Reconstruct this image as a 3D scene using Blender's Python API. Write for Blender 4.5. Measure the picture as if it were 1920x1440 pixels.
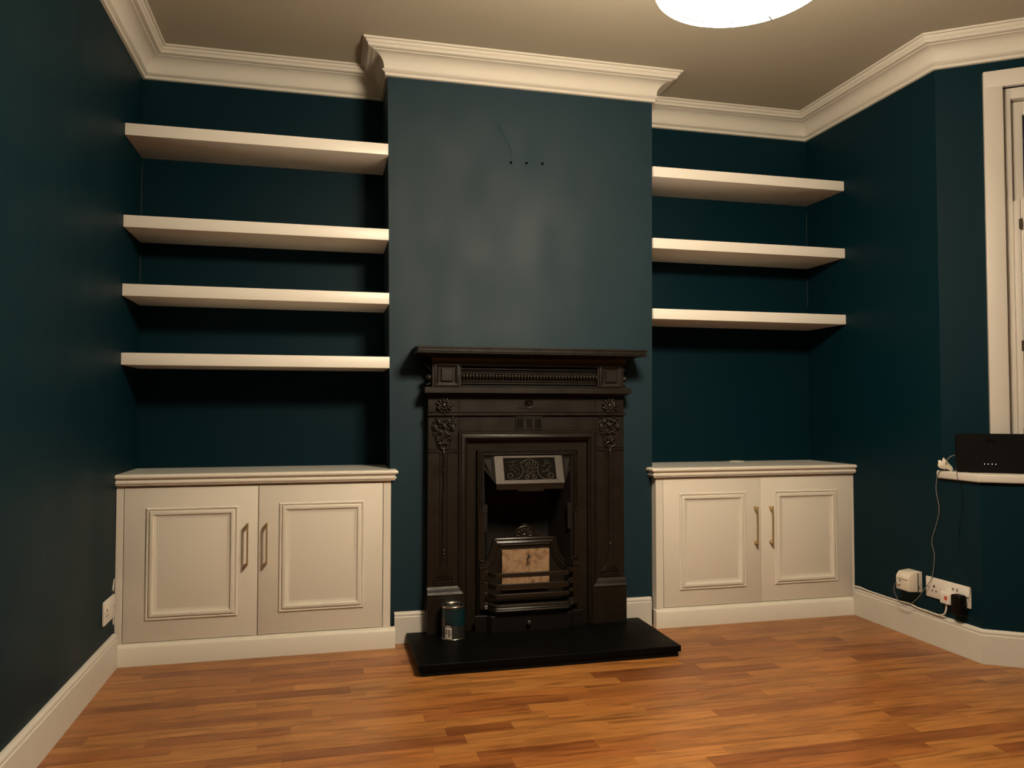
import bpy, bmesh, math, random
from mathutils import Vector, Matrix, noise

for o in list(bpy.data.objects):
    bpy.data.objects.remove(o)
SC = bpy.context.scene
COL = SC.collection

# ------------------------------------------------------------------ camera, world, exposure
cam_data = bpy.data.cameras.new('camera')
cam = bpy.data.objects.new('camera', cam_data)
COL.objects.link(cam)
cam.location = (-.2668, -3.4777, 1.024)
cam.rotation_euler = (math.pi / 2 + .0341, 0, -.2377)
cam_data.sensor_width = 36
cam_data.lens = 36 * 1454.2 / 1920
cam_data.clip_start = .02
SC.camera = cam

world = bpy.data.worlds.new('night')
SC.world = world
world.use_nodes = True
world.node_tree.nodes['Background'].inputs[0].default_value = (.02, .022, .05, 1)
world.node_tree.nodes['Background'].inputs[1].default_value = .35

SC.view_settings.view_transform = 'Standard'
SC.view_settings.look = 'None'
SC.view_settings.gamma = 1
SC.view_settings.use_curve_mapping = False
SC.view_settings.exposure = 0

LAMP_POS = (.735, -1.77, 2.08)      # underside of the pendant lamp
LAMP_R = .212
LAMP_COLOR = (1, .82, .60)
LAMP_SIDE = 212           # the glowing side of the drum
POOL_POWER = 24
LAMP_BELOW = 50           # its frosted underside

# ------------------------------------------------------------------ materials
def mat(name, color, rough=.5, spec=.5, metal=0, bump=None, vary=None, rvary=None, coat=0):
    m = bpy.data.materials.new(name)
    m.use_nodes = True
    nt = m.node_tree
    N, L = nt.nodes, nt.links
    b = N['Principled BSDF']
    b.inputs['Base Color'].default_value = (*color, 1)
    b.inputs['Roughness'].default_value = rough
    b.inputs['Specular IOR Level'].default_value = spec
    b.inputs['Metallic'].default_value = metal
    b.inputs['Coat Weight'].default_value = coat
    tc = N.new('ShaderNodeTexCoord')
    def nz(scale, detail=3):
        n = N.new('ShaderNodeTexNoise')
        n.inputs['Scale'].default_value = scale
        n.inputs['Detail'].default_value = detail
        L.new(tc.outputs['Object'], n.inputs['Vector'])
        return n
    if vary:
        scale, amount = vary
        n = nz(scale, 4)
        r = N.new('ShaderNodeMapRange')
        r.inputs['To Min'].default_value = 1 - amount
        r.inputs['To Max'].default_value = 1 + amount
        L.new(n.outputs['Fac'], r.inputs['Value'])
        x = N.new('ShaderNodeVectorMath')
        x.operation = 'SCALE'
        x.inputs[0].default_value = color
        L.new(r.outputs[0], x.inputs['Scale'])
        L.new(x.outputs[0], b.inputs['Base Color'])
    if rvary:
        scale, lo, hi, stretch = rvary
        n = N.new('ShaderNodeTexNoise')
        n.inputs['Scale'].default_value = scale
        n.inputs['Detail'].default_value = 5
        mp = N.new('ShaderNodeMapping')
        mp.inputs['Scale'].default_value = stretch
        L.new(tc.outputs['Object'], mp.inputs['Vector'])
        L.new(mp.outputs[0], n.inputs['Vector'])
        r = N.new('ShaderNodeMapRange')
        r.inputs['From Min'].default_value = .3
        r.inputs['From Max'].default_value = .7
        r.inputs['To Min'].default_value = lo
        r.inputs['To Max'].default_value = hi
        L.new(n.outputs['Fac'], r.inputs['Value'])
        L.new(r.outputs[0], b.inputs['Roughness'])
    if bump:
        scale, strength, dist = bump
        n = nz(scale, 3)
        bp = N.new('ShaderNodeBump')
        bp.inputs['Strength'].default_value = strength
        bp.inputs['Distance'].default_value = dist
        L.new(n.outputs['Fac'], bp.inputs['Height'])
        L.new(bp.outputs[0], b.inputs['Normal'])
    return m

def emit(name, color, strength):
    m = bpy.data.materials.new(name)
    m.use_nodes = True
    N = m.node_tree.nodes
    N.remove(N['Principled BSDF'])
    e = N.new('ShaderNodeEmission')
    e.inputs[0].default_value = (*color, 1)
    e.inputs[1].default_value = strength
    m.node_tree.links.new(e.outputs[0], N['Material Output'].inputs[0])
    return m

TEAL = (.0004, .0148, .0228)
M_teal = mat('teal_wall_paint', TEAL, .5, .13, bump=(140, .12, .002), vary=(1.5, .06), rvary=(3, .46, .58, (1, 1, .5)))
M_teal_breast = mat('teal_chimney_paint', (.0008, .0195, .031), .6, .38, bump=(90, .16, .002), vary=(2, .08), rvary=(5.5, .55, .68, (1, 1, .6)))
M_white = mat('white_satin_paint', (.84, .805, .73), .38, .45, bump=(120, .04, .001), vary=(3, .02))
M_cup = mat('off_white_cupboard_paint', (.70, .66, .575), .42, .4, bump=(120, .04, .001), vary=(3, .02))
M_top = mat('grey_white_worktop', (.41, .42, .395), .6, .2, vary=(5, .04))
M_window = mat('cream_window_paint', (.55, .52, .465), .42, .4, bump=(70, .06, .001), vary=(6, .04))
M_trim = mat('white_plaster_paint', (.60, .57, .50), .55, .35, bump=(80, .06, .001), vary=(4, .03))
M_base = mat('white_skirting_paint', (.57, .545, .49), .42, .4, bump=(60, .08, .001), vary=(9, .06))
M_ceil = mat('ceiling_paint', (.40, .365, .285), .75, .2, bump=(90, .06, .001), vary=(1.2, .05))
M_iron = mat('black_cast_iron', (.0105, .0076, .0051), .42, .31, bump=(60, .12, .001), vary=(14, .25), rvary=(20, .34, .5, (1, 1, 1)))
M_iron_relief = mat('black_cast_iron_relief', (.012, .0088, .0062), .32, .42, bump=(150, .1, .0006))
M_iron_dark = mat('dull_black_iron', (.005, .0036, .0026), .5, .25, bump=(60, .1, .001))
M_soot = mat('sooty_iron', (.008, .006, .0045), .7, .25, bump=(40, .2, .002), vary=(10, .4))
M_polish = mat('polished_iron', (.046, .039, .031), .5, .3, metal=.2, vary=(60, .35), bump=(90, .08, .0005))
M_polish_dark = mat('blackened_relief_ground', (.006, .005, .004), .7, .03, vary=(50, .3))
M_leaf = mat('blackened_leaf_relief', (.022, .018, .014), .45, .3)
M_brass = mat('brushed_brass', (.62, .48, .26), .38, .5, metal=.8)
M_chrome = mat('chrome', (.8, .8, .8), .15, .5, metal=1)
M_slate = mat('black_slate', (.002, .002, .0017), .5, .07, bump=(25, .08, .002), vary=(8, .35), rvary=(7, .44, .6, (1, 1, 1)))
M_slate_edge = mat('cut_slate_edge', (.002, .002, .0017), .6, .15)
M_plastic = mat('white_plastic', (.70, .66, .60), .35, .5, vary=(30, .03))
M_plastic_warm = mat('cream_plastic', (.66, .60, .50), .4, .5, vary=(30, .03))
M_slot = mat('dark_slot', (.012, .010, .009), .7, .2)
M_void = mat('hole_black', (.0006, .0006, .0006), .9, .03)
M_red = mat('red_fuse_label', (.50, .06, .03), .5, .4)
M_black_plastic = mat('black_plastic', (.0025, .0022, .002), .5, .16, bump=(200, .05, .0004))
M_black_gloss = mat('gloss_black', (.001, .001, .001), .25, .3)
M_grey_cable = mat('grey_cable', (.17, .16, .145), .5, .3)
M_white_cable = mat('white_cable', (.66, .62, .54), .45, .4)
M_black_cable = mat('black_cable', (.002, .002, .002), .6, .15)
M_film = mat('white_crumpled_film', (.62, .58, .48), .4, .5, bump=(90, .3, .002))
M_led = emit('led_white', (1, .97, .9), 9)
M_tin_metal = mat('tin_plate', (.55, .52, .46), .25, .5, metal=1, bump=(60, .1, .001))
M_tin_teal = mat('teal_paint_tin', (.002, .022, .028), .35, .5, vary=(20, .2))
M_tin_dark = mat('dark_grey_tin_print', (.010, .0095, .0085), .35, .4)
M_tin_rust = mat('tin_side_print', (.09, .07, .05), .45, .5, vary=(40, .4))
M_sticker = mat('white_sticker', (.62, .55, .50), .6, .3)
M_ink = mat('printed_ink', (.06, .045, .04), .7, .2)
M_hinge = mat('bronze_hinge', (.035, .022, .012), .5, .3, metal=.3)
M_under = mat('floor_underlay', (.05, .022, .009), .7, .2)
M_glow = emit('lit_lamp_shade', LAMP_COLOR, LAMP_SIDE)
M_glow_below = emit('lit_lamp_diffuser', LAMP_COLOR, LAMP_BELOW)
M_groove = mat('lamp_groove', (.004, .0036, .003), .7, .03)
M_gap = mat('dark_gap', (.05, .04, .03), .8, .1)

def glass_mat():
    m = bpy.data.materials.new('window_glass')
    m.use_nodes = True
    b = m.node_tree.nodes['Principled BSDF']
    b.inputs['Base Color'].default_value = (.9, .92, 1, 1)
    b.inputs['Roughness'].default_value = .03
    b.inputs['Transmission Weight'].default_value = 1
    b.inputs['IOR'].default_value = 1.45
    return m
M_glass = glass_mat()

def wood_mat():
    m = bpy.data.materials.new('cherry_laminate')
    m.use_nodes = True
    nt = m.node_tree
    N, L = nt.nodes, nt.links
    b = N['Principled BSDF']
    oi = N.new('ShaderNodeObjectInfo')
    geo = N.new('ShaderNodeNewGeometry')
    off = N.new('ShaderNodeVectorMath'); off.operation = 'SCALE'
    off.inputs[0].default_value = (17.3, 9.1, 5.7)
    L.new(oi.outputs['Random'], off.inputs['Scale'])
    add = N.new('ShaderNodeVectorMath'); add.operation = 'ADD'
    L.new(geo.outputs['Position'], add.inputs[0]); L.new(off.outputs[0], add.inputs[1])
    def noise_tex(scale, detail, dist):
        mp = N.new('ShaderNodeMapping'); mp.inputs['Scale'].default_value = scale
        L.new(add.outputs[0], mp.inputs['Vector'])
        n = N.new('ShaderNodeTexNoise'); n.inputs['Scale'].default_value = 1
        n.inputs['Detail'].default_value = detail; n.inputs['Distortion'].default_value = dist
        L.new(mp.outputs[0], n.inputs['Vector'])
        return n
    streak = noise_tex((2.6, 30, 1), 5, 1.6)
    fine = noise_tex((9, 190, 1), 3, .3)
    cloud = noise_tex((5, 13, 1), 3, .8)
    r1 = N.new('ShaderNodeValToRGB')
    r1.color_ramp.elements[0].position = .30; r1.color_ramp.elements[0].color = (.50, .42, .36, 1)
    r1.color_ramp.elements[1].position = .52; r1.color_ramp.elements[1].color = (1, 1, 1, 1)
    e = r1.color_ramp.elements.new(.72); e.color = (1.06, 1.06, 1.05, 1)
    L.new(streak.outputs['Fac'], r1.inputs['Fac'])
    r2 = N.new('ShaderNodeMapRange')
    r2.inputs['From Min'].default_value = .3; r2.inputs['From Max'].default_value = .7
    r2.inputs['To Min'].default_value = .93; r2.inputs['To Max'].default_value = 1.06
    L.new(fine.outputs['Fac'], r2.inputs['Value'])
    r3 = N.new('ShaderNodeMapRange')
    r3.inputs['From Min'].default_value = .3; r3.inputs['From Max'].default_value = .7
    r3.inputs['To Min'].default_value = .80; r3.inputs['To Max'].default_value = 1.10
    L.new(cloud.outputs['Fac'], r3.inputs['Value'])
    m1 = N.new('ShaderNodeVectorMath'); m1.operation = 'MULTIPLY'
    L.new(oi.outputs['Color'], m1.inputs[0]); L.new(r1.outputs[0], m1.inputs[1])
    mm = N.new('ShaderNodeMath'); mm.operation = 'MULTIPLY'
    L.new(r2.outputs[0], mm.inputs[0]); L.new(r3.outputs[0], mm.inputs[1])
    m2 = N.new('ShaderNodeVectorMath'); m2.operation = 'SCALE'
    L.new(m1.outputs[0], m2.inputs[0]); L.new(mm.outputs[0], m2.inputs['Scale'])
    L.new(m2.outputs[0], b.inputs['Base Color'])
    b.inputs['Roughness'].default_value = .36
    b.inputs['Specular IOR Level'].default_value = .4
    return m
M_wood = wood_mat()

def brick_mat():
    m = mat('scorched_fire_clay', (.34, .21, .115), .85, .2, bump=(45, .25, .003))
    nt = m.node_tree
    N, L = nt.nodes, nt.links
    b = N['Principled BSDF']
    tc = N.new('ShaderNodeTexCoord')
    n = N.new('ShaderNodeTexNoise'); n.inputs['Scale'].default_value = 24; n.inputs['Detail'].default_value = 12; n.inputs['Roughness'].default_value = .72
    L.new(tc.outputs['Object'], n.inputs['Vector'])
    r = N.new('ShaderNodeValToRGB')
    r.color_ramp.elements[0].position = .33; r.color_ramp.elements[0].color = (.06, .035, .02, 1)
    r.color_ramp.elements[1].position = .46; r.color_ramp.elements[1].color = (.27, .16, .09, 1)
    e = r.color_ramp.elements.new(.60); e.color = (.36, .235, .14, 1)
    e = r.color_ramp.elements.new(.67); e.color = (.40, .27, .17, 1)
    e = r.color_ramp.elements.new(.73); e.color = (.68, .58, .48, 1)
    L.new(n.outputs['Fac'], r.inputs['Fac'])
    L.new(r.outputs[0], b.inputs['Base Color'])
    return m
M_brick = brick_mat()

# ------------------------------------------------------------------ mesh helpers
shift_root = []
class MB:
    def __init__(s):
        s.v = []; s.f = []
    def add(s, verts, faces):
        n = len(s.v)
        s.v += [tuple(p) for p in verts]
        s.f += [tuple(i + n for i in f) for f in faces]
        return s
    def box(s, x0, x1, y0, y1, z0, z1):
        v = [(x0,y0,z0),(x1,y0,z0),(x1,y1,z0),(x0,y1,z0),(x0,y0,z1),(x1,y0,z1),(x1,y1,z1),(x0,y1,z1)]
        return s.add(v, [(3,2,1,0),(4,5,6,7),(0,1,5,4),(1,2,6,5),(2,3,7,6),(3,0,4,7)])
    def hexa(s, lo, hi):
        """lo, hi: four corners each, same order, making a solid."""
        return s.add(list(lo) + list(hi), [(3,2,1,0),(4,5,6,7),(0,1,5,4),(1,2,6,5),(2,3,7,6),(3,0,4,7)])
    def prism(s, poly, z0, z1, axis='z'):
        n = len(poly)
        def P(a, b, c):
            return {'z': (a, b, c), 'y': (a, c, b), 'x': (c, a, b)}[axis]
        v = [P(a, b, z0) for a, b in poly] + [P(a, b, z1) for a, b in poly]
        f = [tuple(range(n))[::-1], tuple(range(n, 2 * n))] + [(i, (i + 1) % n, n + (i + 1) % n, n + i) for i in range(n)]
        return s.add(v, f)
    def tube(s, pts, r, n=8, cap=True):
        pts = [Vector(p) for p in pts]
        rs = r if isinstance(r, (list, tuple)) else [r] * len(pts)
        rings = []
        prev = None
        for i, p in enumerate(pts):
            t = (pts[min(i + 1, len(pts) - 1)] - pts[max(i - 1, 0)]).normalized()
            if prev is None:
                a = Vector((0, 0, 1)) if abs(t.z) < .9 else Vector((1, 0, 0))
                u = t.cross(a).normalized()
            else:
                u = (prev - t * prev.dot(t)).normalized()
            prev = u
            w = t.cross(u)
            rings.append([p + (u * math.cos(2 * math.pi * k / n) + w * math.sin(2 * math.pi * k / n)) * rs[i] for k in range(n)])
        v = [q for ring in rings for q in ring]
        f = []
        for i in range(len(pts) - 1):
            for k in range(n):
                f.append((i * n + k, i * n + (k + 1) % n, (i + 1) * n + (k + 1) % n, (i + 1) * n + k))
        if cap:
            f.append(tuple(range(n))[::-1]); f.append(tuple((len(pts) - 1) * n + k for k in range(n)))
        return s.add(v, f)
    def lathe(s, prof, c, axis='z', n=32, close=False):
        """prof: (radius, height) pairs."""
        v = []
        for r, h in prof:
            for k in range(n):
                a = 2 * math.pi * k / n
                ca, sa = r * math.cos(a), r * math.sin(a)
                v.append({'z': (c[0] + ca, c[1] + sa, c[2] + h), 'y': (c[0] + ca, c[1] + h, c[2] + sa), 'x': (c[0] + h, c[1] + ca, c[2] + sa)}[axis])
        f = []
        m = len(prof)
        for i in range(m - 1 + (1 if close else 0)):
            j = (i + 1) % m
            for k in range(n):
                f.append((i * n + k, i * n + (k + 1) % n, j * n + (k + 1) % n, j * n + k))
        if not close:
            if prof[0][0] > 1e-5: f.append(tuple(range(n))[::-1])
            if prof[-1][0] > 1e-5: f.append(tuple((m - 1) * n + k for k in range(n)))
        return s.add(v, f)
    def ball(s, c, rx, ry, rz, rot=None, nu=8, nv=6):
        v = []; f = []
        R = rot or Matrix.Identity(3)
        for j in range(nv + 1):
            b = math.pi * j / nv
            for i in range(nu):
                a = 2 * math.pi * i / nu
                p = R @ Vector((rx * math.sin(b) * math.cos(a), ry * math.sin(b) * math.sin(a), rz * math.cos(b)))
                v.append(Vector(c) + p)
        for j in range(nv):
            for i in range(nu):
                f.append((j * nu + i, (j + 1) * nu + i, (j + 1) * nu + (i + 1) % nu, j * nu + (i + 1) % nu))
        return s.add(v, f)
    def sweep(s, path, prof, side=1, closed=False, frm=None, i0=None, i1=None):
        """Mitred sweep of a closed profile [(offset, height)] along a 2-D path; frm(a, b, h) -> xyz."""
        frm = frm or (lambda a, b, h: (a, b, h))
        n = len(path)
        P = [Vector(p) for p in path]
        def nrm(i):
            d = (P[(i + 1) % n] - P[i]).normalized()
            return Vector((d.y, -d.x)) * side
        rings = []
        for i in range(n):
            if closed or 0 < i < n - 1:
                a, b = nrm((i - 1) % n), nrm(i)
                m = (a + b) / (1 + a.dot(b))
            else:
                m = nrm(0) if i == 0 else nrm(n - 2)
            rings.append([frm(P[i].x + m.x * o, P[i].y + m.y * o, h) for o, h in prof])
        if i0 is not None:
            rings = rings[i0:i1 + 1]
        k = len(prof); v = [q for r in rings for q in r]; f = []
        m = len(rings)
        for i in range(m if closed else m - 1):
            j = (i + 1) % m
            for q in range(k):
                f.append((i * k + q, i * k + (q + 1) % k, j * k + (q + 1) % k, j * k + q))
        if not closed:
            f.append(tuple(range(k))); f.append(tuple((m - 1) * k + q for q in range(k))[::-1])
        return s.add(v, f)
    def build(s, name, m, parent=None, bevel=0, smooth=False, seg=2, weld=False, angle=35):
        if shift_root and parent is not None and (parent in shift_root or parent.parent in shift_root):
            s.v = [(a, b if abs(b + .0005) < 1e-5 else b - PROUD, c) for a, b, c in s.v]
        me = bpy.data.meshes.new(name)
        me.from_pydata(s.v, [], s.f)
        bm = bmesh.new(); bm.from_mesh(me)
        if weld: bmesh.ops.remove_doubles(bm, verts=bm.verts, dist=1e-5)
        bmesh.ops.recalc_face_normals(bm, faces=bm.faces)
        if bevel:
            ed = [e for e in bm.edges if len(e.link_faces) == 2 and e.calc_face_angle(0) > math.radians(30)]
            bmesh.ops.bevel(bm, geom=ed, offset=bevel, segments=seg, affect='EDGES', profile=.5, clamp_overlap=True)
        if smooth or bevel:
            for fc in bm.faces: fc.smooth = True
            for e in bm.edges:
                if len(e.link_faces) == 2 and e.calc_face_angle(0) > math.radians(angle): e.smooth = False
        bm.to_mesh(me); bm.free()
        me.materials.append(m)
        o = bpy.data.objects.new(name, me)
        COL.objects.link(o)
        if parent is not None:
            o.parent = parent
            w = parent
            loc = Vector((0, 0, 0))
            while w is not None:
                loc += w.location; w = w.parent
            me.transform(Matrix.Translation(-loc))
        return o

def tag(o, label=None, cat=None, group=None, kind=None):
    if label: o['label'] = label
    if cat: o['category'] = cat
    if group: o['group'] = group
    if kind: o['kind'] = kind
    return o

def thing(name, loc, label, cat, group=None):
    o = bpy.data.objects.new(name, None)
    COL.objects.link(o)
    o.location = loc
    o.empty_display_size = .05
    return tag(o, label, cat, group)

def struct(o, label=None):
    o['kind'] = 'structure'
    if label: o['label'] = label
    return o

def cr(pts, n=6):
    """Catmull-Rom through 3-D points."""
    P = [Vector(p) for p in pts]
    P = [P[0] * 2 - P[1]] + P + [P[-1] * 2 - P[-2]]
    out = []
    for i in range(1, len(P) - 2):
        for k in range(n):
            t = k / n
            a, b, c, d = P[i-1], P[i], P[i+1], P[i+2]
            out.append(.5 * ((2*b) + (c-a)*t + (2*a-5*b+4*c-d)*t*t + (3*b-a-3*c+d)*t**3))
    out.append(P[-2])
    return out

# ------------------------------------------------------------------ room dimensions
XL, XR, DL, DR = -1.077, 2.345, .291, .312
ZC, ZT = 2.653, 2.66
YB, YB3, SILL = -.633, -.832, .764
BD = Vector((.8218, -.5698)); BN = Vector((-.5698, -.8218))       # along the bay wall, into the room
YREAR = -4.3
def c0(z): return .0285 * (1 - z / 2.53)          # the old chimney breast narrows towards the floor
def c1(z): return 1.2645 + .0155 * z / 2.53

# ------------------------------------------------------------------ floor: strips laid one by one
fl = struct(MB().box(XL - .1, 3.6, YREAR, .5, -.06, -.0012).build('floor', M_under), 'orange-brown wood strip floor of the room')
rng = random.Random(11)
TONES = [(.345, .148, .058), (.315, .130, .050), (.285, .114, .043), (.335, .138, .052), (.36, .158, .064), (.30, .116, .044),
         (.24, .088, .034), (.325, .142, .058), (.215, .076, .030), (.34, .15, .06), (.31, .128, .05), (.27, .10, .04)]
W = .0652
y = .02
row = 0
while y > -1.64:
    x = -1.062 - rng.uniform(0, .5)
    xend = 2.33 if y - W > YB3 else 2.9
    while x < xend:
        ln = rng.choice((.22, .30, .36, .42, .47, .54, .62)) * rng.uniform(.9, 1.1)
        a, b = max(x, -1.062), min(x + ln, xend)
        if b - a > .01:
            h = -.0000 - rng.uniform(0, .00025)
            g = .0002
            mb = MB()
            cx, cy = (a + b) / 2, y - W / 2
            mb.box(a - cx + g, b - cx - g, -W / 2 + g, W / 2 - g, -.0011, h)
            o = mb.build('floor_strip', M_wood)
            o.parent = fl
            o.location = (cx, cy, 0)
            t = rng.choice(TONES); k = rng.uniform(.93, 1.05)
            o.color = (t[0] * k * 1.06, t[1] * k, t[2] * k * .62, 1)
        x += ln
    y -= W
    row += 1
mb = MB()
while y > YREAR:
    x = -1.062
    while x < 3.2:
        ln = rng.uniform(.25, .6)
        mb.box(x + .0004, x + ln - .0004, y - W + .0004, y - .0004, -.0011, 0)
        x += ln
    y -= W
o = mb.build('floor_strip_remainder', M_wood, fl); o.color = (.31, .128, .05, 1); o['kind'] = 'stuff'

# ------------------------------------------------------------------ walls and ceiling
T = .1
struct(MB().box(XL - T, 3.6, YREAR - T, .55, ZC, ZC + .1).build('ceiling', M_ceil), 'dim beige painted ceiling')
struct(MB().box(XL - T, XL, YREAR, .45, 0, ZC).build('wall_left', M_teal), 'dark teal wall at the left')
wl = bpy.data.objects['wall_left']
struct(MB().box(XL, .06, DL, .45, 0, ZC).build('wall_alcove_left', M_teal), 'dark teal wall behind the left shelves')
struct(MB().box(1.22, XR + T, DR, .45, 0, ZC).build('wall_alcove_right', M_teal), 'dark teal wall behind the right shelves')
struct(MB().box(XL, 3.6, YREAR - T, YREAR, 0, ZC).build('wall_rear', M_teal))

# chimney breast with the opening the fireplace stands in
OX0, OX1, OZ = .640 - .31, .640 + .31, .90
wc = MB()
zt = ZC
wc.hexa([(c0(0),0,0),(OX0,0,0),(OX0,.30,0),(c0(0),.30,0)], [(c0(zt),0,zt),(OX0,0,zt),(OX0,.30,zt),(c0(zt),.30,zt)])
wc.hexa([(OX1,0,0),(c1(0),0,0),(c1(0),.31,0),(OX1,.31,0)], [(OX1,0,zt),(c1(zt),0,zt),(c1(zt),.31,zt),(OX1,.31,zt)])
wc.box(OX0, OX1, 0, .30, OZ, zt)
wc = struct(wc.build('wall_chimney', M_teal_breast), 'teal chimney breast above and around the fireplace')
for hx, hz in ((.5707, 2.178), (.6452, 2.181), (.7230, 2.1845)):
    MB().lathe([(0, .004), (.0035, .004), (.0052, -.0004), (.0062, -.0012), (.0064, 0)], (hx, -.0004, hz), 'y', 14).build('drill_hole', M_void, wc)
# raised ridge of an old plaster crack
cr_pts = cr([(.506, -.0002, 2.352), (.5145, -.0002, 2.337), (.5324, -.0002, 2.293), (.5528, -.0002, 2.2596), (.5675, -.0002, 2.218), (.574, -.0002, 2.19)], 5)
mb = MB(); n = len(cr_pts)
for i, p in enumerate(cr_pts[:-1]):
    q = cr_pts[i + 1]
    w = .010 * math.sin(math.pi * (i + .5) / n) + .002
    h = .0055 * math.sin(math.pi * (i + .5) / n)
    w2 = .010 * math.sin(math.pi * (i + 1.5) / n) + .002 if i < n - 2 else .002
    h2 = .0055 * math.sin(math.pi * (i + 1.5) / n) if i < n - 2 else 0
    mb.add([(p.x - w, 0, p.z), (p.x, -h, p.z), (p.x + w, 0, p.z), (q.x - w2, 0, q.z), (q.x, -h2, q.z), (q.x + w2, 0, q.z)], [(0, 1, 4, 3), (1, 2, 5, 4)])
mb.build('plaster_ridge', M_teal_breast, wc, smooth=True, weld=True, angle=80)

# hairline gaps in the paint down the two alcove corners
M_gapline = mat('old_paint_line', (.05, .06, .06), .6, .3)
for nm, x, y0, zs in (('wall_alcove_left', XL, DL, ((1.90, 2.13), (1.60, 1.77))), ('wall_alcove_right', XR, DR, ((1.90, 2.12), (1.60, 1.78)))):
    s_ = 1 if x < 0 else -1
    for za, zb in zs:
        a, b = sorted((x + s_ * .0002, x + s_ * .0024))
        MB().box(a, b, y0 - .0008, y0 + .0002, za, zb).build('paint_gap', M_gapline, bpy.data.objects[nm])

# right wall: full height to the bay, thicker and further forward below the window sill
wr = MB()
wr.box(XR, XR + T, YB, .45, 0, ZC)
def bay(t, off=0):
    return (XR + BD.x * t + BN.x * off, YB + BD.y * t + BN.y * off)
LOW0 = Vector((XR, YB3))
def low(t, off=0):
    return (XR + BD.x * t + BN.x * off, YB3 + BD.y * t + BN.y * off)
wr.prism([(XR, YB + .0), (XR, YB3), (XR + .12, YB3 - .0832), (XR + .12, YB - .05)], 0, SILL - .034)
struct(wr.build('wall_right', M_teal), 'dark teal wall at the right, beside the bay')
WT0, WT1 = .205, 1.02                    # window opening along the bay wall
WZ0, WZ1 = SILL, 2.455
wb = MB()
def slab(t0, t1, z0, z1, thick=.28):
    wb.prism([bay(t0), bay(t1), bay(t1, -thick), bay(t0, -thick)], z0, z1)
slab(0, WT0, SILL - .034, ZC); slab(WT1, 1.25, SILL - .034, ZC); slab(WT0, WT1, WZ1, ZC)
wb.prism([(XR + .119, YB3 - .0826), low(1.25), bay(1.25), (XR + .119, YB - .0826)], 0, SILL - .034)
struct(wb.build('wall_bay', M_teal), 'dark teal angled bay wall around the window')
ex, ey = bay(1.25)
wf = MB(); wf.box(ex - .01, ex + .1, ey - 1.6, ey, 0, ZC)
struct(wf.build('wall_bay_front', M_teal))
wk = MB(); wk.prism([(ex, ey - 1.6), (XR, ey - 2.2), (XR, YREAR), (ex + .1, YREAR)], 0, ZC)
struct(wk.build('wall_bay_far', M_teal))

# ------------------------------------------------------------------ cornice (trim_n) and skirting (baseboard_<side>)
def corn(s=1):
    up = [(.113, 0), (.1138, -.005), (.111, -.0105), (.1075, -.0118), (.0975, -.0122), (.0973, -.016), (.0960, -.0225), (.091, -.0285), (.084, -.0315), (.0845, -.036), (.0838, -.042), (.080, -.0465),
          (.0745, -.0482), (.0560, -.0486)]
    pr = [(0, 0)] + [(.113 - (.113 - o) * .70, h * .72) for o, h in up] + [(.0715, -.0375)]
    for k in range(11):                     # the deep cove
        a = k / 10 * math.pi / 2
        pr.append((.070 - .0525 * math.sin(a), -.0385 - .053 * (1 - math.cos(a))))
    pr += [(.0165, -.0955), (.0185, -.098), (.0245, -.1005), (.026, -.1045), (.0225, -.1085), (.0165, -.111), (.0130, -.1125), (.0125, -.117), (.0118, -.1245), (.0, -.126)]
    return [(a, ZC + b) for a, b in pr]
cp = [(XL, YREAR), (XL, DL), (0, DL), (0, 0), (1.28, 0), (1.28, DR), (XR, DR), (XR, YB), bay(1.25)]
CL = ['white moulded cornice along the left wall', 'white moulded cornice over the left alcove', 'short cornice return on the left side of the chimney breast',
      'white moulded cornice across the chimney breast', 'short cornice return on the right side of the chimney breast',
      'white moulded cornice over the right alcove', 'white moulded cornice along the right wall', 'white moulded cornice over the bay window wall']
for i in range(len(cp) - 1):
    mb = MB().sweep(cp, corn(), 1, i0=i, i1=i + 1)
    struct(mb.build('trim_%d' % (i + 1), M_trim, smooth=True, angle=28), CL[i])

SK = [(0, 0), (.018, 0), (.018, .114), (.0150, .1175), (.0155, .121), (.0165, .125), (.0145, .131), (.009, .1355), (0, .136)]
def skirting(name, path, label):
    return struct(MB().sweep(path, SK, 1).build(name, M_base, smooth=True, angle=40), label)
skirting('baseboard_left', [(XL, YREAR), (XL, -.0735)], 'white skirting board along the left wall')
skirting('baseboard_chimney_left', [(.041, 0), (.186, 0)], 'short white skirting between left cupboard and fireplace')
skirting('baseboard_chimney_right', [(1.1105, 0), (1.2555, 0)], 'short white skirting between fireplace and right cupboard')
mb = MB(); skp = [(XR, -.0655), (XR, YB3), low(1.25)]
struct(MB().sweep(skp, SK, 1, i0=0, i1=1).build('baseboard_right', M_base, smooth=True, angle=40), 'white skirting board along the right wall')
struct(MB().sweep(skp, SK, 1, i0=1, i1=2).build('baseboard_bay', M_base, smooth=True, angle=40), 'white skirting board under the bay window')

# ------------------------------------------------------------------ bay window
def bxw(mb, t0, t1, o0, o1, z0, z1):
    return mb.prism([bay(t0, o0), bay(t1, o0), bay(t1, o1), bay(t0, o1)], z0, z1)
win = MB()
AW = .072
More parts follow.
